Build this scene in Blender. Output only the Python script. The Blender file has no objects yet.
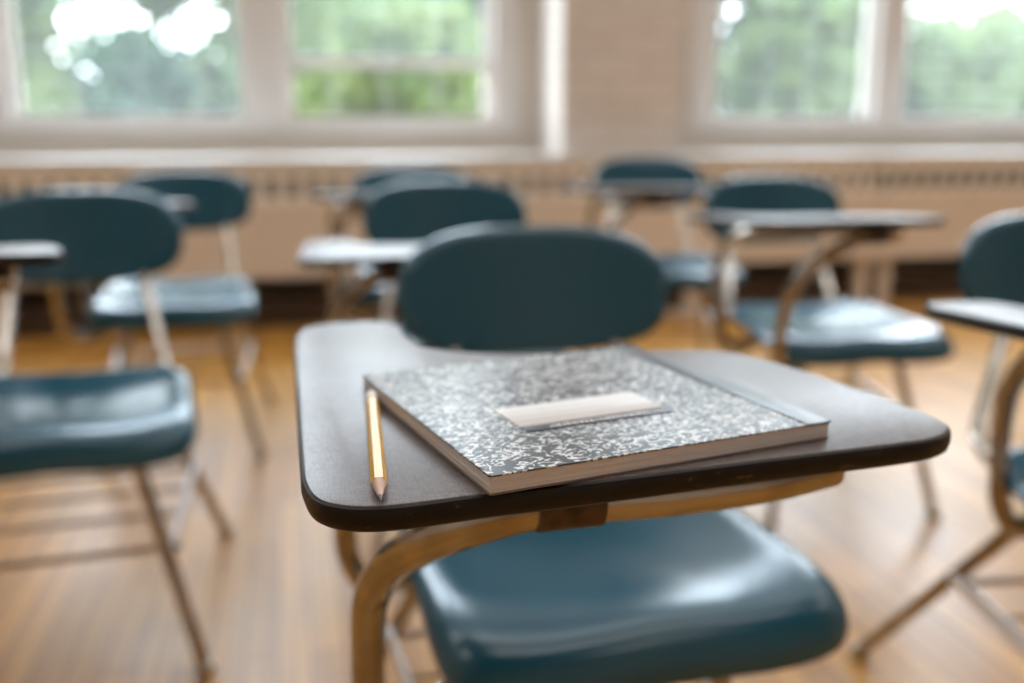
import bpy, bmesh, math, random
from mathutils import Vector, Matrix
random.seed(11)
SC = bpy.context.scene
COL = SC.collection
R = math.radians

# ------------------------------------------------------------------ materials
def mat(name, color=(.5, .5, .5), rough=.5, metal=0, **kw):
    m = bpy.data.materials.new(name); m.use_nodes = True
    b = m.node_tree.nodes['Principled BSDF']
    b.inputs['Base Color'].default_value = (*color, 1)
    b.inputs['Roughness'].default_value = rough
    b.inputs['Metallic'].default_value = metal
    for k, v in kw.items():
        b.inputs[k.replace('_', ' ')].default_value = v
    return m

class NT:
    def __init__(s, m): s.t = m.node_tree; s.n = s.t.nodes; s.l = s.t.links; s.b = s.n.get('Principled BSDF')
    def node(s, typ, **kw):
        n = s.n.new(typ)
        for k, v in kw.items():
            if k in n.inputs: n.inputs[k].default_value = v
            else: setattr(n, k, v)
        return n
    def link(s, a, ao, b, bi): s.l.new(a.outputs[ao], b.inputs[bi])
    def ramp(s, stops):
        n = s.n.new('ShaderNodeValToRGB'); e = n.color_ramp.elements
        while len(e) < len(stops): e.new(.5)
        for el, (p, c) in zip(e, stops): el.position = p; el.color = (*c, 1) if len(c) == 3 else c
        return n

def noise_mat(name, stops, scale, rough=.5, metal=0, detail=3, distort=0, stretch=None, bump=0, rough_rng=None, space='Object', **kw):
    m = mat(name, stops[0][1], rough, metal, **kw); t = NT(m)
    tc = t.node('ShaderNodeTexCoord'); mp = t.node('ShaderNodeMapping')
    if stretch: mp.inputs['Scale'].default_value = stretch
    n = t.node('ShaderNodeTexNoise', Scale=scale, Detail=detail, Distortion=distort)
    r = t.ramp(stops)
    t.link(tc, space, mp, 'Vector'); t.link(mp, 0, n, 'Vector'); t.link(n, 'Fac', r, 'Fac'); t.link(r, 'Color', t.b, 'Base Color')
    if rough_rng:
        mr = t.node('ShaderNodeMapRange'); mr.inputs['To Min'].default_value, mr.inputs['To Max'].default_value = rough_rng
        mr.inputs['From Min'].default_value = .3; mr.inputs['From Max'].default_value = .7
        t.link(n, 'Fac', mr, 'Value'); t.link(mr, 0, t.b, 'Roughness')
    if bump:
        b = t.node('ShaderNodeBump', Strength=bump, Distance=.002); t.link(n, 'Fac', b, 'Height'); t.link(b, 0, t.b, 'Normal')
    return m

M = {}
M['blue'] = noise_mat('blue_plastic', [(.3, (.010, .084, .132)), (.7, (.012, .095, .150))], 5, .2, detail=3, rough_rng=(.19, .28), Specular_IOR_Level=.65)
M['chrome'] = noise_mat('aged_chrome', [(.35, (.34, .30, .25)), (.6, (.48, .44, .40))], 18, .2, 1, detail=3, rough_rng=(.08, .19))
M['brace_sheen'] = mat('brace_window_sheen', (.88, .88, .90), .35, .1)  # brace metal whitened: the window's reflection is put into the colour
M['glide'] = mat('glide_nickel', (.55, .50, .42), .35, .8)
M['rack'] = mat('rack_wire', (.45, .36, .28), .35, .9)
M['bracket'] = noise_mat('bracket_metal', [(.4, (.05, .032, .024)), (.65, (.11, .07, .05))], 80, .42, .3)
M['wood_pencil'] = mat('cedar', (.70, .48, .36), .7)
M['yellow'] = mat('pencil_yellow', (.80, .42, .02), .4)
M['graphite'] = mat('graphite', (.10, .10, .11), .35, .3)
M['eraser'] = mat('white_eraser', (.86, .84, .80), .6)
M['board'] = mat('cover_board', (.22, .18, .17), .7)
M['paper'] = None
M['label'] = None
M['spine'] = mat('spine_tape', (.04, .04, .05), .36)
M['black'] = mat('black_plastic', (.02, .018, .02), .4)
M['frame'] = noise_mat('window_paint', [(.3, (.66, .62, .59)), (.7, (.71, .67, .64))], 3, .45)
M['sill'] = noise_mat('sill_paint', [(.3, (.62, .59, .54)), (.7, (.67, .64, .60))], 4, .5)
M['cream'] = noise_mat('cover_cream', [(.3, (.86, .82, .75)), (.7, (.89, .85, .79))], 3, .42)
M['tan'] = noise_mat('cover_tan', [(.3, (.74, .65, .55)), (.7, (.78, .69, .60))], 2.5, .45)
M['dark'] = mat('slot_shade', (.035, .028, .024), .8)
M['wall'] = noise_mat('wall_paint', [(.3, (.57, .50, .43)), (.7, (.62, .55, .48))], 2, .6)
M['ceil'] = mat('ceiling_paint', (.72, .70, .67), .8)
M['baseboard'] = mat('baseboard_brown', (.06, .035, .025), .5)
M['metal_guard'] = mat('guard_metal', (.55, .56, .57), .5)
M['bark'] = noise_mat('bark', [(.3, (.05, .035, .025)), (.7, (.12, .09, .07))], 12, .9)

# laminate desk top: woven brown-grey laminate with fine scratches
def laminate():
    m = mat('laminate', (.1, .09, .09), .36, Specular_IOR_Level=.5); t = NT(m)
    tc = t.node('ShaderNodeTexCoord')
    n1 = t.node('ShaderNodeTexNoise', Scale=9., Detail=5.); r1 = t.ramp([(.3, (.135, .108, .104)), (.7, (.195, .160, .152))])
    w = t.node('ShaderNodeTexNoise', Scale=1., Detail=2.); mp = t.node('ShaderNodeMapping'); mp.inputs['Scale'].default_value = (1400, 160, 200)
    mp2 = t.node('ShaderNodeMapping'); mp2.inputs['Scale'].default_value = (160, 1400, 200)
    w2 = t.node('ShaderNodeTexNoise', Scale=1., Detail=2.)
    t.link(tc, 'Object', n1, 'Vector'); t.link(n1, 'Fac', r1, 'Fac')
    t.link(tc, 'Object', mp, 'Vector'); t.link(mp, 0, w, 'Vector'); t.link(tc, 'Object', mp2, 'Vector'); t.link(mp2, 0, w2, 'Vector')
    ad = t.node('ShaderNodeMath', operation='ADD'); t.link(w, 'Fac', ad, 0); t.link(w2, 'Fac', ad, 1)
    mx = t.node('ShaderNodeMix', data_type='RGBA', blend_type='MULTIPLY'); mx.inputs['Factor'].default_value = 1
    r2 = t.ramp([(.35, (.62, .62, .62)), (.62, (1.25, 1.25, 1.25))])
    hf = t.node('ShaderNodeMath', operation='MULTIPLY'); hf.inputs[1].default_value = .5; t.link(ad, 0, hf, 0)
    t.link(hf, 0, r2, 'Fac')
    t.l.new(r1.outputs[0], mx.inputs[6]); t.l.new(r2.outputs[0], mx.inputs[7]); t.l.new(mx.outputs[2], t.b.inputs['Base Color'])
    bp = t.node('ShaderNodeBump', Strength=.12, Distance=.0003); t.link(ad, 0, bp, 'Height'); t.link(bp, 0, t.b, 'Normal')
    mr = t.node('ShaderNodeMapRange'); mr.inputs['To Min'].default_value = .36; mr.inputs['To Max'].default_value = .46
    n3 = t.node('ShaderNodeTexNoise', Scale=22., Detail=6.); t.link(tc, 'Object', n3, 'Vector'); t.link(n3, 'Fac', mr, 'Value'); t.link(mr, 0, t.b, 'Roughness')
    return m
M['laminate'] = laminate()
def edge_mat():
    m = mat('edge_band', (.02, .014, .012), .42, Specular_IOR_Level=.3); t = NT(m)
    tc = t.node('ShaderNodeTexCoord'); mp = t.node('ShaderNodeMapping'); mp.inputs['Scale'].default_value = (1, 1, 2.4)
    n = t.node('ShaderNodeTexNoise', Scale=70., Detail=6., Roughness=.65)
    r = t.ramp([(.0, (.008, .006, .006)), (.62, (.011, .008, .007)), (.68, (.12, .075, .04)), (.76, (.20, .13, .07))])
    t.link(tc, 'Object', mp, 'Vector'); t.link(mp, 0, n, 'Vector'); t.link(n, 'Fac', r, 'Fac'); t.link(r, 'Color', t.b, 'Base Color')
    return m
M['edge'] = edge_mat()

def cover_mat():
    m = mat('marbled_cover', (.1, .1, .1), .42, Specular_IOR_Level=.35); t = NT(m)
    tc = t.node('ShaderNodeTexCoord'); mp = t.node('ShaderNodeMapping'); mp.inputs['Scale'].default_value = (1., 1.35, 1)
    n = t.node('ShaderNodeTexNoise', Scale=115., Detail=2.0, Roughness=.5, Distortion=2.4)
    r = t.ramp([(.0, (.030, .030, .032)), (.525, (.032, .032, .035)), (.55, (.84, .84, .83)), (.60, (.80, .80, .79)), (1, (.8, .8, .8))])
    v = t.node('ShaderNodeTexNoise', Scale=420., Detail=1., Distortion=1.)
    r2 = t.ramp([(.0, (.4, .4, .4)), (.38, (.15, .15, .15)), (.46, (1, 1, 1)), (1, (1, 1, 1))])
    t.link(tc, 'Object', mp, 'Vector'); t.link(mp, 0, n, 'Vector'); t.link(n, 'Fac', r, 'Fac')
    t.link(mp, 0, v, 'Vector'); t.link(v, 'Fac', r2, 'Fac')
    mx = t.node('ShaderNodeMix', data_type='RGBA', blend_type='MULTIPLY'); mx.inputs['Factor'].default_value = .7
    t.l.new(r.outputs[0], mx.inputs[6]); t.l.new(r2.outputs[0], mx.inputs[7]); t.l.new(mx.outputs[2], t.b.inputs['Base Color'])
    return m
M['cover'] = cover_mat()
def paper_mat():
    m = mat('page_edges', (.6, .5, .47), .75); t = NT(m)
    tc = t.node('ShaderNodeTexCoord'); mp = t.node('ShaderNodeMapping'); mp.inputs['Scale'].default_value = (8, 8, 2600)
    n = t.node('ShaderNodeTexNoise', Scale=1., Detail=3.)
    r = t.ramp([(.3, (.72, .67, .66)), (.7, (.92, .89, .88))])
    t.link(tc, 'Object', mp, 'Vector'); t.link(mp, 0, n, 'Vector'); t.link(n, 'Fac', r, 'Fac'); t.link(r, 'Color', t.b, 'Base Color')
    return m
M['paper'] = paper_mat()
def label_mat():   # white label with faint ruled lines running along x
    m = mat('label_paper', (.86, .84, .82), .5); t = NT(m)
    tc = t.node('ShaderNodeTexCoord'); sp = t.node('ShaderNodeSeparateXYZ'); t.link(tc, 'Object', sp, 0)
    a = t.node('ShaderNodeMath', operation='MULTIPLY'); a.inputs[1].default_value = 110.; t.link(sp, 'Y', a, 0)
    f = t.node('ShaderNodeMath', operation='FRACT'); t.link(a, 0, f, 0)
    r = t.ramp([(.0, (.60, .58, .58)), (.07, (.60, .58, .58)), (.1, (.86, .84, .82)), (1, (.86, .84, .82))])
    t.link(f, 0, r, 'Fac'); t.link(r, 'Color', t.b, 'Base Color')
    return m
M['label'] = label_mat()

def floor_mat():
    m = mat('oak_boards', (.4, .2, .08), .3, Specular_IOR_Level=.45); t = NT(m)
    tc = t.node('ShaderNodeTexCoord'); mp = t.node('ShaderNodeMapping'); mp.inputs['Rotation'].default_value = (0, 0, R(90))
    br = t.node('ShaderNodeTexBrick', Scale=1.)
    br.inputs['Brick Width'].default_value = 1.15; br.inputs['Row Height'].default_value = .057; br.inputs['Mortar Size'].default_value = .0014
    br.inputs['Color1'].default_value = (.62, .30, .055, 1); br.inputs['Color2'].default_value = (.45, .205, .034, 1); br.inputs['Mortar'].default_value = (.09, .04, .02, 1)
    br.offset = .37; br.inputs['Bias'].default_value = -.1
    t.link(tc, 'Object', mp, 'Vector'); t.link(mp, 0, br, 'Vector')
    mp2 = t.node('ShaderNodeMapping'); mp2.inputs['Scale'].default_value = (26, 1.3, 1)
    n = t.node('ShaderNodeTexNoise', Scale=1., Detail=6., Distortion=.4); t.link(tc, 'Object', mp2, 'Vector'); t.link(mp2, 0, n, 'Vector')
    r = t.ramp([(.25, (.72, .70, .68)), (.7, (1.2, 1.2, 1.2))]); t.link(n, 'Fac', r, 'Fac')
    mx = t.node('ShaderNodeMix', data_type='RGBA', blend_type='MULTIPLY'); mx.inputs['Factor'].default_value = 1
    t.l.new(br.outputs['Color'], mx.inputs[6]); t.l.new(r.outputs[0], mx.inputs[7])
    # worn varnish: paler traffic patches
    n2 = t.node('ShaderNodeTexNoise', Scale=2.2, Detail=5.); t.link(tc, 'Object', n2, 'Vector')
    r2 = t.ramp([(.45, (0, 0, 0)), (.75, (.45, .45, .45))]); t.link(n2, 'Fac', r2, 'Fac')
    mx2 = t.node('ShaderNodeMix', data_type='RGBA'); t.l.new(r2.outputs[0], mx2.inputs[0]); t.l.new(mx.outputs[2], mx2.inputs[6]); mx2.inputs[7].default_value = (.54, .34, .14, 1)
    t.l.new(mx2.outputs[2], t.b.inputs['Base Color'])
    mr = t.node('ShaderNodeMapRange'); mr.inputs['To Min'].default_value = .27; mr.inputs['To Max'].default_value = .46
    t.link(n2, 'Fac', mr, 'Value'); t.link(mr, 0, t.b, 'Roughness')
    bp = t.node('ShaderNodeBump', Strength=.15, Distance=.002); t.link(n, 'Fac', bp, 'Height'); t.link(bp, 0, t.b, 'Normal')
    return m
M['floor'] = floor_mat()
def brick_mat():
    m = mat('painted_brick', (.62, .56, .50), .55); t = NT(m)
    tc = t.node('ShaderNodeTexCoord'); mp = t.node('ShaderNodeMapping'); mp.inputs['Rotation'].default_value = (R(90), 0, 0)
    br = t.node('ShaderNodeTexBrick', Scale=1.)
    br.inputs['Brick Width'].default_value = .30; br.inputs['Row Height'].default_value = .10; br.inputs['Mortar Size'].default_value = .006; br.inputs['Mortar Smooth'].default_value = .5
    br.inputs['Color1'].default_value = (.64, .58, .53, 1); br.inputs['Color2'].default_value = (.70, .64, .59, 1); br.inputs['Mortar'].default_value = (.55, .49, .44, 1)
    t.link(tc, 'Object', mp, 'Vector'); t.link(mp, 0, br, 'Vector'); t.link(br, 'Color', t.b, 'Base Color')
    return m
M['brick'] = brick_mat()
def glass_mat():   # dusty pane: mostly clear, a little daylight scattered in the grime
    m = bpy.data.materials.new('dusty_glass'); m.use_nodes = True; t = NT(m); t.n.clear()
    o = t.node('ShaderNodeOutputMaterial'); tr = t.node('ShaderNodeBsdfTransparent'); tr.inputs[0].default_value = (.93, .95, .96, 1)
    tl = t.node('ShaderNodeBsdfTranslucent'); tl.inputs[0].default_value = (.84, .90, 1, 1)
    gl = t.node('ShaderNodeBsdfGlossy'); gl.inputs['Roughness'].default_value = .05
    tc = t.node('ShaderNodeTexCoord'); n = t.node('ShaderNodeTexNoise', Scale=3., Detail=4.); t.link(tc, 'Object', n, 'Vector')
    mr = t.node('ShaderNodeMapRange'); mr.inputs['To Min'].default_value = .014; mr.inputs['To Max'].default_value = .030; t.link(n, 'Fac', mr, 'Value')
    mx = t.node('ShaderNodeMixShader'); t.link(mr, 0, mx, 0); t.link(tr, 0, mx, 1); t.link(tl, 0, mx, 2)
    mx2 = t.node('ShaderNodeMixShader'); mx2.inputs[0].default_value = .05; t.link(mx, 0, mx2, 1); t.link(gl, 0, mx2, 2)
    t.link(mx2, 0, o, 'Surface'); return m
M['glass'] = glass_mat()
def leaf_mat(name, a, b):
    m = noise_mat(name, [(.35, a), (.65, b)], 1.3, .5, detail=3)
    t = NT(m); tl = t.node('ShaderNodeBsdfTranslucent'); tl.inputs[0].default_value = (*b, 1)
    mx = t.node('ShaderNodeMixShader'); mx.inputs[0].default_value = .4
    o = t.n['Material Output']; t.link(t.b, 0, mx, 1); t.link(tl, 0, mx, 2); t.link(mx, 0, o, 'Surface')
    return m
M['leaf1'] = leaf_mat('leaves_mid', (.046, .085, .013), (.115, .150, .026))
M['leaf2'] = leaf_mat('leaves_light', (.078, .112, .030), (.120, .150, .042))
M['leaf3'] = leaf_mat('leaves_dark', (.013, .040, .015), (.033, .080, .026))
def emis(name, c, s):
    m = bpy.data.materials.new(name); m.use_nodes = True; t = NT(m); t.n.clear()
    o = t.node('ShaderNodeOutputMaterial'); e = t.node('ShaderNodeEmission'); e.inputs[0].default_value = (*c, 1); e.inputs[1].default_value = s
    t.link(e, 0, o, 'Surface'); return m
FILL = 3.6  # strength of the added fill panels
M['fill'] = emis('fill_glow', (1, .99, .98), FILL)

# ------------------------------------------------------------------ helpers
def link(name, bm, m, parent=None, smooth=True, loc=None, rot=0):
    me = bpy.data.meshes.new(name)
    bmesh.ops.recalc_face_normals(bm, faces=bm.faces)
    bm.to_mesh(me); bm.free(); me.materials.append(m)
    if smooth:
        me.polygons.foreach_set('use_smooth', [True] * len(me.polygons))
        try: me.set_sharp_from_angle(angle=R(38))
        except Exception: pass
    o = bpy.data.objects.new(name, me); COL.objects.link(o)
    if parent: o.parent = parent
    if loc: o.location = loc
    o.rotation_euler.z = rot
    return o
def tag(o, label=None, cat=None, group=None, kind=None):
    for k, v in (('label', label), ('category', cat), ('group', group), ('kind', kind)):
        if v: o[k] = v
    return o
def empty(name, loc, rz=0):
    o = bpy.data.objects.new(name, None); COL.objects.link(o); o.location = loc; o.rotation_euler.z = rz; o.empty_display_size = .05
    return o
def add_box(bm, x0, x1, y0, y1, z0, z1, bev=0):
    v = [bm.verts.new((x, y, z)) for z in (z0, z1) for y in (y0, y1) for x in (x0, x1)]
    f = [bm.faces.new([v[i] for i in q]) for q in ((0, 2, 3, 1), (4, 5, 7, 6), (0, 1, 5, 4), (2, 6, 7, 3), (0, 4, 6, 2), (1, 3, 7, 5))]
    if bev: bmesh.ops.bevel(bm, geom=list({e for q in f for e in q.edges}), offset=bev, segments=2, affect='EDGES', profile=.5)
def boxes(name, L, m, parent=None, bev=0, **kw):
    bm = bmesh.new()
    for b in L: add_box(bm, *b, bev=bev)
    return link(name, bm, m, parent, smooth=bool(bev), **kw)
def spline(pts, n=10):
    P = [Vector(p) for p in pts]; P = [P[0] * 2 - P[1]] + P + [P[-1] * 2 - P[-2]]; out = []
    for i in range(1, len(P) - 2):
        for k in range(n):
            t = k / n; a, b, c, d = P[i - 1:i + 3]
            out.append(.5 * ((2 * b) + (c - a) * t + (2 * a - 5 * b + 4 * c - d) * t * t + (3 * b - a - 3 * c + d) * t ** 3))
    out.append(P[-2]); return out
def rounded(pts, r, seg=8):
    """poly-line with its corners rounded off"""
    P = [Vector(p) for p in pts]; out = [P[0]]
    for i in range(1, len(P) - 1):
        a, b = (P[i - 1] - P[i]), (P[i + 1] - P[i]); rr = min(r, a.length * .48, b.length * .48)
        s, e = P[i] + a.normalized() * rr, P[i] + b.normalized() * rr
        for k in range(seg + 1):
            t = k / seg; out.append(s * (1 - t) ** 2 + P[i] * 2 * t * (1 - t) + e * t * t)
    out.append(P[-1]); return out
def add_tube(bm, pts, r, n=14, r1=None):
    pts = [Vector(p) for p in pts]; rings = []
    d0 = (pts[1] - pts[0]).normalized(); u = d0.orthogonal().normalized()
    for i, p in enumerate(pts):
        d = (pts[min(i + 1, len(pts) - 1)] - pts[max(i - 1, 0)]).normalized()
        u = (u - d * u.dot(d)).normalized(); w = d.cross(u)
        rr = r if r1 is None else r + (r1 - r) * i / (len(pts) - 1)
        rings.append([bm.verts.new(p + (u * math.cos(2 * math.pi * k / n) + w * math.sin(2 * math.pi * k / n)) * rr) for k in range(n)])
    for a, b in zip(rings, rings[1:]):
        for k in range(n): bm.faces.new((a[k], a[(k + 1) % n], b[(k + 1) % n], b[k]))
    bm.faces.new(rings[0][::-1]); bm.faces.new(rings[-1])
def tube(name, pts, r, m, parent, n=14, **kw):
    bm = bmesh.new(); add_tube(bm, pts, r, n, **kw); return link(name, bm, m, parent)
def add_lathe(bm, prof, c=(0, 0, 0), n=20):
    rings = [[bm.verts.new((c[0] + r * math.cos(2 * math.pi * k / n), c[1] + r * math.sin(2 * math.pi * k / n), c[2] + z)) for k in range(n)] for r, z in prof]
    for a, b in zip(rings, rings[1:]):
        for k in range(n): bm.faces.new((a[k], a[(k + 1) % n], b[(k + 1) % n], b[k]))
    bm.faces.new(rings[0][::-1]); bm.faces.new(rings[-1])
def loft(bm, rings, cap0=True, cap1=True):
    V = [[bm.verts.new(p) for p in r] for r in rings]; n = len(V[0])
    for a, b in zip(V, V[1:]):
        for k in range(n): bm.faces.new((a[k], a[(k + 1) % n], b[(k + 1) % n], b[k]))
    if cap0: bm.faces.new(V[0][::-1])
    if cap1: bm.faces.new(V[-1])
def sell(t, n, a, b):
    c, s = math.cos(t), math.sin(t)
    return a * math.copysign(abs(c) ** (2 / n), c), b * math.copysign(abs(s) ** (2 / n), s)

# ------------------------------------------------------------------ the tablet-arm desk
SEAT_Z = .44
def seat_bm():
    """moulded shell: dished, rolled at the sides, waterfall front"""
    bm = bmesh.new(); NA, A, B = 84, .221, .207
    def top(x, y):
        u, v = x / A, y / B
        dish = -.012 * max(0, 1 - (u * u * 1.1 + (v - .15) ** 2 * 1.2))
        side = .010 * abs(u) ** 3 * (1 - .5 * max(0, -v))
        ridge = .006 * math.exp(-(u / .28) ** 2) * max(0, min(1, -v * 1.6))
        back = .016 * max(0, v) ** 3
        front = -.012 * max(0, -v - .35) ** 2 / .42
        return SEAT_Z + dish + side + ridge + back + front
    def ring(r, drop, f=1.0, off=0):
        out = []
        for k in range(NA):
            t = 2 * math.pi * k / NA; x, y = sell(t, 6.5, A, B)
            fr = max(0, -y / B) ** 2     # 1 at the front edge
            w = 1 - .10 * (.5 + .5 * y / B)
            xx, yy = x * r * w, y * r
            out.append((xx, yy, top(xx, yy) - drop * (1 + .75 * fr) + off))
        return out
    RR = [(.05, 0), (.18, 0), (.32, 0), (.46, 0), (.6, 0), (.72, 0), (.82, 0), (.88, .0008), (.92, .003), (.95, .0065), (.975, .011), (.992, .017), (1.0, .024), (.995, .027)]
    rings = [ring(r, d) for r, d in RR]
    rings += [ring(.975, .0235, off=-.004), ring(.95, .018, off=-.006), ring(.9, .009, off=-.007), ring(.8, .003, off=-.008), ring(.5, 0, off=-.008), ring(.05, 0, off=-.008)]
    loft(bm, rings)
    return bm
BX, BYY, BZ0, BZ1 = .012, .45, .562, .750
def back_bm():
    """oval backrest, bowed round the sitter, rim rolled to the rear"""
    bm = bmesh.new(); NA, A, B = 72, .203, (BZ1 - BZ0) / 2; zc = (BZ0 + BZ1) / 2
    def pt(t, r, dy):
        x, z = sell(t, 2.9, A * r, B * r)
        z *= 1 + .07 * (x / A) * 0
        y = BYY - .045 * (x / A) ** 2 + .10 * (z / B) * .22 + dy
        return (BX + x, y, zc + z)
    R_ = [(.04, 0), (.2, 0), (.4, 0), (.6, 0), (.78, 0), (.88, 0), (.93, .0008), (.965, .0035), (.988, .008), (1, .014), (1, .022), (.99, .0255), (.975, .024), (.965, .016), (.94, .010), (.88, .0075), (.6, .007), (.3, .007), (.04, .007)]
    loft(bm, [[pt(2 * math.pi * k / NA, r, dy) for k in range(NA)] for r, dy in R_])
    return bm
# outline of the L-shaped top, metres, seat centre = origin
OUT = [(-.2965, -.455), (-.297, -.333), (-.297, -.17), (-.292, -.105), (-.276, -.082), (-.245, -.076), (-.215, -.080), (-.203, -.105), (-.202, -.150), (-.190, -.196), (-.150, -.226),
       (-.085, -.241), (-.02, -.246), (.025, -.254), (.052, -.280), (.070, -.335), (.080, -.380), (.088, -.425), (.0915, -.455), (.088, -.475), (.078, -.488), (.060, -.497), (.026, -.502), (-.05, -.509),
       (-.143, -.519), (-.206, -.525), (-.240, -.5295), (-.262, -.530), (-.278, -.525), (-.290, -.513), (-.2955, -.490)]
TZ, TT = .717, .0142
def outline():
    n = len(OUT); out = []
    for i in range(n):
        a, b, c, d = [Vector(OUT[(i + k) % n]) for k in (-1, 0, 1, 2)]
        for k in range(6):
            t = k / 6; out.append(.5 * ((2 * b) + (c - a) * t + (2 * a - 5 * b + 4 * c - d) * t * t + (3 * b - a - 3 * c + d) * t ** 3))
    return out
def offset(pl, d):
    n = len(pl); out = []
    for i in range(n):
        e = (pl[(i + 1) % n] - pl[i - 1]).normalized(); nn = Vector((e.y, -e.x))
        out.append(pl[i] + nn * d)
    return out
OL = outline()
AREA = sum(OL[i].x * OL[(i + 1) % len(OL)].y - OL[(i + 1) % len(OL)].x * OL[i].y for i in range(len(OL)))
SGN = -1 if AREA > 0 else 1       # positive d of offset() = outward when area > 0
def ring_at(d, z): return [(p.x, p.y, z) for p in offset(OL, -d if AREA > 0 else d)]
def tablet_bm():
    bm = bmesh.new(); loft(bm, [ring_at(.0022, TZ - .0012), ring_at(.0026, TZ - .0003), ring_at(.0034, TZ)], cap0=True, cap1=True)
    return bm
def edge_bm():
    bm = bmesh.new()
    loft(bm, [ring_at(.03, TZ - TT + .0002), ring_at(.004, TZ - TT), ring_at(.0012, TZ - TT + .002), ring_at(0, TZ - TT + .006), ring_at(0, TZ - .0035), ring_at(.0008, TZ - .0014), ring_at(.0022, TZ - .0006), ring_at(.0035, TZ - .0013), ring_at(.03, TZ - .0014)], cap0=True, cap1=True)
    return bm
TR = .0134
def make_desk():
    t = empty('tablet_arm_desk', (0, 0, 0))
    link('seat', seat_bm(), M['blue'], t)
    link('backrest', back_bm(), M['blue'], t)
    # under-seat frame: a hoop the legs, uprights and arm are welded to
    z = .408
    tube('seat_frame', rounded([(-.14, -.12, z), (.14, -.12, z), (.14, .16, z), (-.14, .16, z), (-.14, -.115, z)], .04), .011, M['chrome'], t)
    for s in (-1, 1):
        # backrest upright: leaves the seat frame, rises behind the seat
        tube('back_upright', rounded([(s * .13, .06, .410), (s * .150, .27, .408), (BX + s * .125, BYY - .035 + .005, .57), (BX + s * .115, BYY + .008 - .01, .60), (BX + s * .112, BYY + .020, .70)], .07, 10), .0105, M['chrome'], t)
        for (a, b) in (((s * .105, -.09, .405), (s * .200, -.165, .012)), ((s * .140, .10, .405), (s * .240, .410, .012))):
            lg = tube('leg', rounded([(a[0] - s * .02, a[1], a[2] + .003), a, b], .03), .0115, M['chrome'], t)
            bm = bmesh.new(); add_lathe(bm, [(.008, 0), (.0145, .002), (.0165, .009), (.0155, .017), (.0125, .022)], (b[0], b[1], .0))
            link('glide', bm, M['glide'], lg)
        # flat brace between the front and the rear leg
        bm = bmesh.new()
        pf, pr = Vector((s * .154, -.127, .205)), Vector((s * .188, .228, .235))
        d = (pr - pf); u = Vector((0, 0, 1)) * .0125; w = Vector((s, 0, 0)) * .003; n0 = Vector((s * .006, 0, 0))
        rings = []
        for k in range(9):
            p = pf + d * (k / 8) + n0; e = .0125 * (1 if 0 < k < 8 else .55)
            rings.append([p - w - Vector((0, 0, e)), p + w - Vector((0, 0, e)), p + w + Vector((0, 0, e)), p - w + Vector((0, 0, e))])
        loft(bm, rings); link('leg_brace', bm, M['brace_sheen'], t)
    bm = bmesh.new()
    for y, zz in ((-.11, .208), (.02, .216), (.12, .226), (.215, .233)):
        add_tube(bm, [(-.178, y, zz), (.178, y, zz)], .004 if y not in (-.11, .215) else .006, 8)
    link('book_rack', bm, M['rack'], t)
    # arm tubes: from the seat frame out to the sitter's right, up and forward, over under the top
    zt = TZ - TT - TR - .001
    zf = zt - .0055
    front = [(-.02, -.112, .402), (-.09, -.114, .390), (-.165, -.140, .368), (-.222, -.180, .362), (-.247, -.215, .382), (-.2515, -.240, .425), (-.252, -.257, .465), (-.252, -.276, .505), (-.2525, -.298, .541), (-.249, -.324, .574), (-.2415, -.354, .603), (-.230, -.385, .627),
             (-.215, -.412, .647), (-.196, -.436, .664), (-.172, -.453, .677), (-.143, -.462, zf), (-.080, -.462, zf), (-.02, -.455, zf), (.03, -.440, zf)]
    rear = [(-.02, .105, .402), (-.08, .105, .386), (-.165, .105, .368), (-.226, .108, .367), (-.247, .115, .40), (-.250, .118, .45), (-.250, .118, .51), (-.250, .10, .58), (-.246, .04, .645), (-.232, -.05, .675), (-.200, -.15, zt - .006), (-.145, -.25, zt), (-.06, -.29, zt), (.01, -.295, zt)]
    tab = link('tablet', tablet_bm(), M['laminate'], t)
    link('edge_band', edge_bm(), M['edge'], tab)
    sp = [tube('arm_tube', spline(front, 8), TR, M['chrome'], t, 18), tube('arm_tube', spline(rear, 8), TR, M['chrome'], t, 18)]
    # saddle clips screwed under the top
    for (x, y, a, zt) in ((-.148, -.4615, 2, zf), (-.06, -.29, -8, zt)):
        bm = bmesh.new(); prof = []
        for k in range(9):
            th = math.pi * (1 + k / 8); prof.append((math.cos(th) * (TR + .0022), math.sin(th) * (TR + .0022)))
        loft(bm, [[(sx, p[0], zt + min(p[1], 0)) for p in [(-TR - .0022, 0)] + prof + [(TR + .0022, 0)]] + [(sx, TR + .0022, TZ - TT), (sx, -TR - .0022, TZ - TT)] for sx in (-.019, .019)])
        bmesh.ops.rotate(bm, verts=bm.verts, matrix=Matrix.Rotation(R(a), 3, 'Z'))
        bmesh.ops.translate(bm, verts=bm.verts, vec=(x, y, 0))
        link('bracket', bm, M['bracket'], t)
    for s in (-1, 1):
        bm = bmesh.new(); add_lathe(bm, [(.003, -.002), (.0058, -.001), (.0058, .001), (.003, .003)], n=12)
        bmesh.ops.rotate(bm, verts=bm.verts, matrix=Matrix.Rotation(R(90), 3, 'X')); bmesh.ops.translate(bm, verts=bm.verts, vec=(BX + s * .112, BYY - .0155 - .0035, .66))
        # the bolt stands just proud of the shell's rear
        bmesh.ops.translate(bm, verts=bm.verts, vec=(0, .045, 0))
        link('bolt', bm, M['glide'], t)
    return t
def copy_tree(o, parent=None):
    c = o.copy(); COL.objects.link(c); c.parent = parent
    for ch in list(o.children): copy_tree(ch, c)
    return c
G = 'blue tablet-arm school desks standing in the room'
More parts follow.
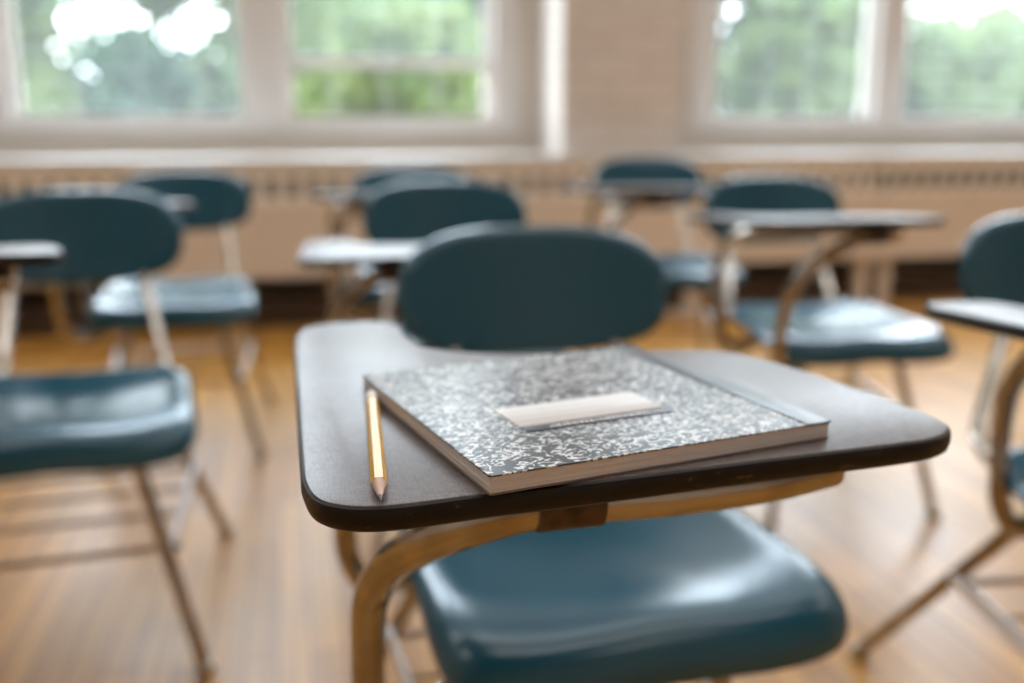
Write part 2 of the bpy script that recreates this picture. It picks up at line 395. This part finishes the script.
UNITS = [  # x, y, turn | rise, slope, shift of the top | shift of the backrest | shift of the arm tubes | label
    (.295, .97, 0, 0, 0, (0, 0), (.040, -.015, -.006), 0, 'blue tablet-arm desk carrying the notebook and pencil, largest and nearest in front'),
    (-.385, 1.70, 4, .034, .07, (-.005, .0), (-.02, 0, .012), 0, 'blue tablet-arm desk at the left edge, nearest of the left row, wide seat fully seen'),
    (-.318, 2.80, 2, .004, .05, (0, 0), (0, 0, 0), 0, 'blue tablet-arm desk behind the nearest left one, below the left window'),
    (.335, 1.985, -3, -.030, .05, (-.01, .085), (.005, 0, .006), 0, 'blue tablet-arm desk right behind the notebook one, its backrest overlapping the rearmost'),
    (.39, 2.98, -2, .0, .06, (-.02, .10), (0, 0, 0), 0, 'blue tablet-arm desk farthest back in the centre row, only backrest rim and top corner showing'),
    (1.21, 3.03, -9, .0, .03, (-.05, .06), (0, 0, .022), .012, 'blue tablet-arm desk in front of the painted brick pier, rearmost of the right row'),
    (1.235, 2.045, -4, .008, .062, (-.095, .05), (.035, .06, 0), .012, 'blue tablet-arm desk right of centre, its pale-lit seat and crossing arm tubes in view'),
    (1.09, .915, -9, .026, .085, (-.14, .02), (.082, .02, 0), .045, 'blue tablet-arm desk cut by the right picture edge, its leg splayed to the left'),
]
proto = make_desk(); UN = [proto]
for k in UNITS[1:]: UN.append(copy_tree(proto))
for o, (x, y, a, dz, sl, sh, bs, ts, lab) in zip(UN, UNITS):
    o.location = (x, y, 0); o.rotation_euler.z = R(a); tag(o, lab, 'school desk', G)
    for ch in o.children:
        n = ch.name.split('.')[0]
        if n in ('tablet', 'bracket'):
            ang = math.atan(sl); ch.rotation_euler.x = -ang
            piv = Vector((0, -.52, TZ)); q = Matrix.Rotation(-ang, 3, 'X') @ piv
            ch.location = piv - q + Vector((sh[0], sh[1], dz))
            if n == 'bracket' and ts: ch.location.x = ts
        if n in ('backrest', 'bolt'): ch.location = bs
        if n == 'seat' and o is proto: ch.rotation_euler.z = R(4); ch.location.x = .020
        if n == 'arm_tube' and (dz or sl or ts or sh != (0, 0)):
            ch.data = ch.data.copy()
            for v in ch.data.vertices:
                if ts and v.co.x > -.15: v.co.x = -.15 + (v.co.x + .15) * .35
                f = max(0, min(1, (v.co.z - .43) / .22)); v.co += Vector((sh[0] if not ts else 0, sh[1], dz - sl * (v.co.y + .52))) * f + Vector((ts, 0, 0))
        if n == 'back_upright' and any(bs):
            ch.data = ch.data.copy()
            for v in ch.data.vertices:
                f = max(0, min(1, (v.co.z - .43) / .13)); v.co += Vector(bs) * f

# ------------------------------------------------------------------ notebook and pencil
NBZ = TZ + .0004; NW, NL_, NT_ = .2145, .217, .0103
nb = empty('composition_notebook', (.0882, .4412, NBZ), R(12.2))
tag(nb, 'black and white marbled notebook with a white label, lying on the nearest desk top', 'notebook')
def rrect(x0, x1, y0, y1, r, seg=5):
    pts = []
    for cx, cy, a0 in ((x1 - r, y0 + r, -90), (x1 - r, y1 - r, 0), (x0 + r, y1 - r, 90), (x0 + r, y0 + r, 180)):
        for k in range(seg + 1):
            a = R(a0 + 90 * k / seg); pts.append((cx + r * math.cos(a), cy + r * math.sin(a)))
    return pts
def slab(name, x0, x1, y0, y1, z0, z1, r, m, parent, e=.0002):
    bm = bmesh.new(); P = rrect(x0, x1, y0, y1, r); cx, cy = (x0 + x1) / 2, (y0 + y1) / 2
    sh = [(cx + (p[0] - cx) * (1 - e / (x1 - x0) * 2), cy + (p[1] - cy) * (1 - e / (y1 - y0) * 2)) for p in P]
    loft(bm, [[(*p, z0) for p in sh], [(*p, z0 + e) for p in P], [(*p, z1 - e) for p in P], [(*p, z1) for p in sh]])
    return link(name, bm, m, parent)
slab('back_cover', 0, NW, 0, NL_, 0, .0008, .002, M['board'], nb)
# block of pages: many thin leaves, slightly uneven
bm = bmesh.new(); rnd = random.Random(5); nl = 22
for k in range(nl):
    z0 = .0008 + k * (NT_ - .0018) / nl; z1 = z0 + (NT_ - .0018) / nl * .96
    j = rnd.uniform(-.00035, .00035); j2 = rnd.uniform(-.00035, .00035)
    if k in (9, 10): j -= .0006
    add_box(bm, .0009 + j, NW - .001, .0009 + j2, NL_ - .001 + j, z0, z1)
link('pages', bm, M['paper'], nb, smooth=False)
cv = slab('front_cover', 0, NW, 0, NL_, NT_ - .0008, NT_, .002, M['cover'], nb)
slab('spine_tape', NW - .017, NW + .0006, -.0002, NL_ + .0002, NT_ - .0006, NT_ + .0003, .0015, M['spine'], nb)
lb = slab('label', .047, .143, .064, .102, NT_ + .0001, NT_ + .0004, .0008, M['label'], nb); tag(lb, 'white ruled label')
st = slab('label_strip', .047, .143, .0535, .0635, NT_ + .0001, NT_ + .0004, .0005, M['spine'], nb)
# the strip's tiny white print, far too small to read: a row of strokes
bm = bmesh.new(); x = .063
while x < .128:
    w = rnd.uniform(.0008, .0022); h = rnd.uniform(.0028, .0040)
    add_box(bm, x, x + w, .0565 + rnd.uniform(0, .0004), .0565 + h, NT_ + .00038, NT_ + .0005); x += w + rnd.uniform(.0010, .0018)
link('print', bm, M['label'], st, smooth=False)

px0, px1 = Vector((.0352, .4385)), Vector((.0463, .6225))
pd = (px1 - px0); PL = pd.length; pr_ = .0042
pc = empty('pencil', (px0.x, px0.y, TZ + pr_ * .87 + .0003), math.atan2(pd.y, pd.x))
tag(pc, 'yellow pencil with white eraser and sharpened tip beside the notebook on the nearest desk', 'pencil')
def hexring(x, r, n=24, hexy=1.):
    out = []
    for k in range(n):
        a = 2 * math.pi * k / n; aa = (a % (math.pi / 3)) - math.pi / 6
        rr = r * (1 + hexy * (math.cos(math.pi / 6) / math.cos(aa) - 1))
        # flat side down
        out.append((x, rr * math.cos(a + math.pi / 6 + math.pi / 2 - math.pi / 6 + math.pi / 6), rr * math.sin(a + math.pi / 2 + math.pi / 6)))
    return out
bm = bmesh.new(); loft(bm, [hexring(.0215, pr_), hexring(PL - .012, pr_)]); link('barrel', bm, M['yellow'], pc, smooth=False)
bm = bmesh.new(); loft(bm, [hexring(.0055, .0011, hexy=0), hexring(.012, .0021, hexy=0), hexring(.019, .0032, hexy=.1), hexring(.0225, pr_ * .985, hexy=.9)]); link('sharpened_wood', bm, M['wood_pencil'], pc)
bm = bmesh.new(); loft(bm, [hexring(.0, .0003, hexy=0), hexring(.001, .0006, hexy=0), hexring(.0058, .00115, hexy=0)]); link('graphite_tip', bm, M['graphite'], pc)
bm = bmesh.new(); loft(bm, [hexring(PL - .0125, pr_ * 1.0, hexy=0), hexring(PL - .002, pr_ * 1.0, hexy=0), hexring(PL - .0006, pr_ * .85, hexy=0), hexring(PL, pr_ * .5, hexy=0)]); link('eraser', bm, M['eraser'], pc)

# ------------------------------------------------------------------ the room
X0, X1, Y0, Y1, CH = -3.4, 6.2, -3.6, 4.95, 3.9
def struct(name, L, m, **kw):
    o = boxes(name, L, m, **kw); o['kind'] = 'structure'; return o
struct('floor', [(X0, X1, Y0, Y1 + .3, -.05, 0)], M['floor'])
struct('ceiling', [(X0, X1, Y0, Y1 + .3, CH, CH + .05)], M['ceil'])
struct('wall_left', [(X0 - .1, X0, Y0, Y1 + .3, 0, CH)], M['wall'])
struct('wall_right', [(X1, X1 + .1, Y0, Y1 + .3, 0, CH)], M['wall'])
struct('wall_back', [(X0 - .1, X1 + .1, Y0 - .1, Y0, 0, CH)], M['wall'])
WZ0, WZ1 = .865, 3.55
OPEN = [(-1.29, 1.13), (2.06, 4.38)]       # two openings, a pair of windows in each
wl = []; xs = [X0] + [v for o in OPEN for v in o] + [X1]
for a, b in zip(xs[::2], xs[1::2]): wl.append((a, b, Y1 - .02, Y1 + .25, 0, CH))
for a, b in OPEN: wl += [(a, b, Y1 - .02, Y1 + .25, 0, WZ0), (a, b, Y1 - .02, Y1 + .25, WZ1, CH)]
struct('wall_window', wl, M['wall'])
piers = [(-3.4, -1.40), (1.25, 1.835), (4.55, 6.2)]
struct('wall_pier', [(a, b, 4.50, Y1 - .02, 0, CH) for a, b in piers], M['brick'])
struct('trim_1', [(a, a + .0, 0, 0, 0, 0) for a in ()] + [(-1.40, 1.25, 4.93, 4.945, WZ1 + .05, WZ1 + .2), (1.835, 4.55, 4.93, 4.945, WZ1 + .05, WZ1 + .2)], M['frame'])
# window sill shelf over the radiator cover
struct('trim_2', [(-3.4, 6.2, 4.338, 4.50, .712, .747), (-1.40, 1.25, 4.50, 4.93, .712, .747), (1.835, 4.55, 4.50, 4.93, .712, .747)], M['sill'])
struct('baseboard_window', [(X0, X1, 4.46, 4.50, 0, .12)], M['baseboard'])
YG = 4.99
def window(idx, x0, x1, gx0, gx1, open_gap=False):
    """frame x0..x1, glass gx0..gx1"""
    o = empty('window_%d' % idx, ((x0 + x1) / 2, YG, WZ0)); o['kind'] = 'structure'
    cx = (x0 + x1) / 2
    L = [(x0 - cx, gx0 - .035 - cx, -.075, .09, 0, WZ1 - WZ0), (gx1 + .035 - cx, x1 - cx, -.075, .09, 0, WZ1 - WZ0), (x0 - cx, x1 - cx, -.075, .09, WZ1 - WZ0 - .05, WZ1 - WZ0), (x0 - cx, x1 - cx, -.09, .09, -.012, .022)]
    f = boxes('window_frame', L, M['frame'], o, bev=.004)
    gz0 = .93 - WZ0; gz1 = WZ1 - WZ0 - .05
    def sash(name, z0, z1, y, rail=.05):
        s = boxes(name, [(gx0 - .035 - cx, gx0 - cx, y - .02, y + .02, z0, z1), (gx1 - cx, gx1 + .035 - cx, y - .02, y + .02, z0, z1), (gx0 - cx, gx1 - cx, y - .02, y + .02, z0, z0 + rail), (gx0 - cx, gx1 - cx, y - .02, y + .02, z1 - .045, z1)], M['frame'], o, bev=.003)
        boxes('pane', [(gx0 - cx, gx1 - cx, y - .002, y + .002, z0 + rail, z1 - .045)], M['glass'], s)
    if open_gap:
        sash('upper_sash', .298, gz1, .02, .043)
        boxes('lower_rail', [(gx0 - .035 - cx, gx1 + .035 - cx, -.03, .05, .0225, gz0 - .005), (gx0 - .035 - cx, gx0 - cx, -.02, .04, gz0 - .005, .298), (gx1 - cx, gx1 + .035 - cx, -.02, .04, gz0 - .005, .298)], M['frame'], o, bev=.003)
    else:
        sash('lower_sash', .0225, 1.0, .0, gz0 - .0225); sash('upper_sash', .96, gz1, .05, .045)
    return o
window(1, -1.29, -.08, -1.17, -.20)
window(2, -.08, 1.13, .045, .98, True)
window(3, 2.06, 3.21, 2.22, 3.09)
window(4, 3.21, 4.38, 3.33, 4.24)
# wire guards outside
for i, (a, b) in enumerate(((-1.25, -.12), (-.02, 1.05), (2.16, 3.15), (3.27, 4.30))):
    bm = bmesh.new(); y = 5.26
    n = 5
    for k in range(n): 
        x = a + (b - a) * k / (n - 1); add_tube(bm, [(x, y, .86), (x, y, 3.55)], .0022, 6)
    for k in range(31): z = .90 + k * .088; add_tube(bm, [(a, y + .008, z), (b, y + .008, z)], .0032, 6)
    g = link('window_guard', bm, M['metal_guard'])
    tag(g, ['thin grey wire guard outside the leftmost window', 'thin grey wire guard outside the partly open window', 'thin grey wire guard outside the window right of the brick pier', 'thin grey wire guard outside the rightmost window'][i], 'window guard', 'wire guards outside the windows')

# radiator covers under the sill
def radiator(x0, x1, bw, lab):
    o = empty('radiator_cover', ((x0 + x1) / 2, 4.35, 0)); cx = (x0 + x1) / 2; hw = (x1 - x0) / 2 - .003
    tag(o, lab, 'radiator cover', 'long beige radiator covers under the windows')
    L = [(-hw, hw, 0, .12, .664, .7115), (-hw, hw, 0, .012, .55, .582)]
    pitch = .088; x = -hw + .035
    L.append((-hw, x, 0, .012, .582, .664))
    while x < hw - .04:
        xe = min(x + pitch, hw); L.append((xe - (pitch - bw), xe, 0, .012, .582, .664)); x += pitch
    L.append((hw - .04, hw, 0, .012, .582, .664))
    boxes('grille', L, M['cream'], o)
    boxes('front_panel', [(-hw, hw, .004, .016, .262, .55), (-hw, hw, .0, .03, .238, .262)], M['tan'], o)
    boxes('slot_shade_box', [(-hw + .02, hw - .02, .05, .13, .30, .66)], M['dark'], o)  # near-black box painting the shade inside the cover, behind the slots
    for k in range(3):
        xx = -hw + .06 + k * (2 * hw - .12) / 2
        boxes('leg', [(xx - .03, xx + .03, .03, .08, 0, .30)], M['tan'], o)
    return o
radiator(-3.3, (.90), .044, 'long beige slotted radiator cover under the left pair of windows')
radiator(.90, 2.86, .044, 'beige slotted radiator cover below the brick pier, middle of three')
radiator(2.86, 5.6, .060, 'beige radiator cover with wide slots under the rightmost window')
# small dark thing standing on the sill at the far right
bm = bmesh.new(); add_box(bm, -.07, .07, -.05, .05, 0, .15, .012); add_box(bm, -.05, .05, -.054, -.049, .02, .13, .002)
tag(link('black_box', bm, M['black'], loc=(3.99, 4.60, .7475)), 'small black box standing on the window sill at the far right', 'box')

# unseen light panels added under the ceiling to brighten the room
k = 0
for yy, row in ((-1.6, (1.4,)), (.9, (-1.6, 1.4, 4.4)), (3.0, (-1.6, 1.4, 4.4))):
    for xx in row:
        o = empty('fill_panel', (xx, yy, CH)); tag(o, 'unseen wide white panel added under the ceiling as fill light', 'fill panel', 'added fill panels over the desks')
        boxes('housing', [(-1.23, 1.23, -.33, .33, -.06, 0)], M['ceil'], o); boxes('diffuser', [(-1.2, 1.2, -.3, .3, -.075, -.0605)], M['fill'], o)

# ------------------------------------------------------------------ outside: trees beyond the glass
def tree(x, y, z, rx, rz, n, m, leaf, seed, lab, ground=-3.2):
    rd = random.Random(seed); o = empty('tree', (x, y, ground))
    tag(o, lab, 'tree', 'trees outside the windows')
    bm = bmesh.new(); cz = z - ground
    add_tube(bm, spline([(0, 0, 0), (.1, .05, cz * .4), (-.05, 0, cz * .8), (0, 0, cz + rz * .3)], 4), .16, 8, r1=.05); link('trunk', bm, M['bark'], o)
    verts, faces = [], []
    cl = []
    for _ in range(22):
        a = rd.uniform(0, 6.28); h = rd.uniform(-.8, .8); r = rd.uniform(.2, .75) * math.sqrt(1 - h * h * .8)
        cl.append((r * rx * math.cos(a), r * rx * math.sin(a), cz + h * rz, rd.uniform(.25, .42) * rx))
    for i in range(int(n * 1.7)):
        c = rd.choice(cl); d = Vector((rd.gauss(0, 1), rd.gauss(0, 1), rd.gauss(0, 1))).normalized() * c[3] * rd.uniform(.6, 1.05)
        p = Vector(c[:3]) + d; u = Vector((rd.gauss(0, 1), rd.gauss(0, 1), rd.gauss(0, 1))).normalized(); v = u.orthogonal().normalized()
        s = leaf * rd.uniform(.6, 1.3); b = len(verts)
        verts += [p - u * s, p + v * s * .5, p + u * s, p - v * s * .5]; faces.append((b, b + 1, b + 2, b + 3))
    me = bpy.data.meshes.new('foliage'); me.from_pydata(verts, [], faces); me.materials.append(m)
    f = bpy.data.objects.new('foliage', me); COL.objects.link(f); f.parent = o
T = [(-3.9, 13.0, 2.2, 1.7, 2.1, 4600, 'leaf2', .13, 'yellow green tree outside the left window, left of the bright sky gap'),
     (-2.2, 15.5, .2, 2.4, 1.7, 3600, 'leaf3', .15, 'dark green tree low outside the left window'),
     (1.0, 12.0, 1.2, 1.9, 1.5, 4200, 'leaf1', .13, 'mid green tree behind the partly open window'),
     (-.8, 17.0, 2.8, 2.6, 2.2, 3000, 'leaf2', .16, 'tall pale tree rising behind the frame between the left windows'),
     (3.1, 13.0, 1.4, 2.4, 2.2, 4600, 'leaf3', .14, 'dark leafy tree behind the brick pier'),
     (6.3, 12.5, 1.6, 2.2, 2.2, 4600, 'leaf1', .13, 'leafy green tree outside the window right of the pier'),
     (8.0, 14.5, 1.7, 2.1, 2.2, 3800, 'leaf2', .15, 'pale green tree between the two right windows'),
     (11.1, 14.5, .45, 3.1, 1.8, 6500, 'leaf1', .15, 'green tree under the open sky in the rightmost window'),
     (12.6, 16.5, .7, 2.7, 2.1, 5200, 'leaf1', .15, 'bushy green tree low at the right side of the rightmost window'),
     (2.0, 20.0, 2.6, 3.4, 3.0, 3400, 'leaf2', .2, 'pale green tree far beyond the partly open window')]
for i, (x, y, z, rx, rz, n, m, lf, lab) in enumerate(T): tree(x, y, z, rx, rz, n, M[m], lf, 40 + i, lab)
def hedge():
    rd = random.Random(3); verts, faces = [], []
    for i in range(15000):
        x = rd.uniform(-9, 19); top = .9 + .5 * math.sin(x * 1.3) * math.cos(x * .6 + 1) ; y = 18.5 + rd.uniform(-.8, .8)
        z = rd.uniform(-3, top); p = Vector((x, y, z)); u = Vector((rd.gauss(0, 1), rd.gauss(0, 1), rd.gauss(0, 1))).normalized(); v = u.orthogonal().normalized()
        s = .24 * rd.uniform(.6, 1.3); b = len(verts)
        verts += [p - u * s, p + v * s * .6, p + u * s, p - v * s * .6]; faces.append((b, b + 1, b + 2, b + 3))
    me = bpy.data.meshes.new('hedge'); me.from_pydata(verts, [], faces); me.materials.append(M['leaf1'])
    o = bpy.data.objects.new('hedge', me); COL.objects.link(o); tag(o, 'thick green shrubbery along the grounds far outside the windows', 'hedge', kind='stuff')
hedge()
struct('lawn_ground', [(-30, 40, 5.3, 60, -3.3, -3.2)], mat('lawn', (.05, .09, .03), .9))

# ------------------------------------------------------------------ sky
w = bpy.data.worlds.new('World'); SC.world = w; w.use_nodes = True
nt = w.node_tree; bg = nt.nodes['Background']; SKY = 13.0
tc = nt.nodes.new('ShaderNodeTexCoord'); sp = nt.nodes.new('ShaderNodeSeparateXYZ'); rp = nt.nodes.new('ShaderNodeValToRGB')
nt.links.new(tc.outputs['Generated'], sp.inputs[0]); nt.links.new(sp.outputs['Z'], rp.inputs[0]); nt.links.new(rp.outputs[0], bg.inputs[0])
rp.color_ramp.elements[0].position = 0; rp.color_ramp.elements[0].color = (.93, .97, 1, 1); rp.color_ramp.elements[1].position = .8; rp.color_ramp.elements[1].color = (.72, .86, 1, 1)
bg.inputs[1].default_value = SKY

# ------------------------------------------------------------------ camera
F, HOR, RHO = 980., 123., R(12.7)
cam = bpy.data.cameras.new('camera'); co = bpy.data.objects.new('camera', cam); COL.objects.link(co)
cam.sensor_width = 36; cam.lens = F / 1024 * 36; cam.clip_start = .02; cam.clip_end = 200
co.location = (0, 0, .895); pitch = math.atan((341.5 - HOR) / F)
co.rotation_euler = (R(90) - pitch, 0, -RHO)
cam.dof.use_dof = True; cam.dof.focus_distance = .475; cam.dof.aperture_fstop = 3.1; cam.dof.aperture_blades = 0
SC.camera = co
SC.view_settings.view_transform = 'Standard'; SC.view_settings.look = 'None'; SC.view_settings.gamma = 1; SC.view_settings.use_curve_mapping = False
SC.view_settings.exposure = .3
SC.cycles.use_denoising = True
SC.cycles.max_bounces = 8; SC.cycles.transparent_max_bounces = 16
SC.cycles.sample_clamp_indirect = 6
SC.cycles.caustics_reflective = False; SC.cycles.caustics_refractive = False
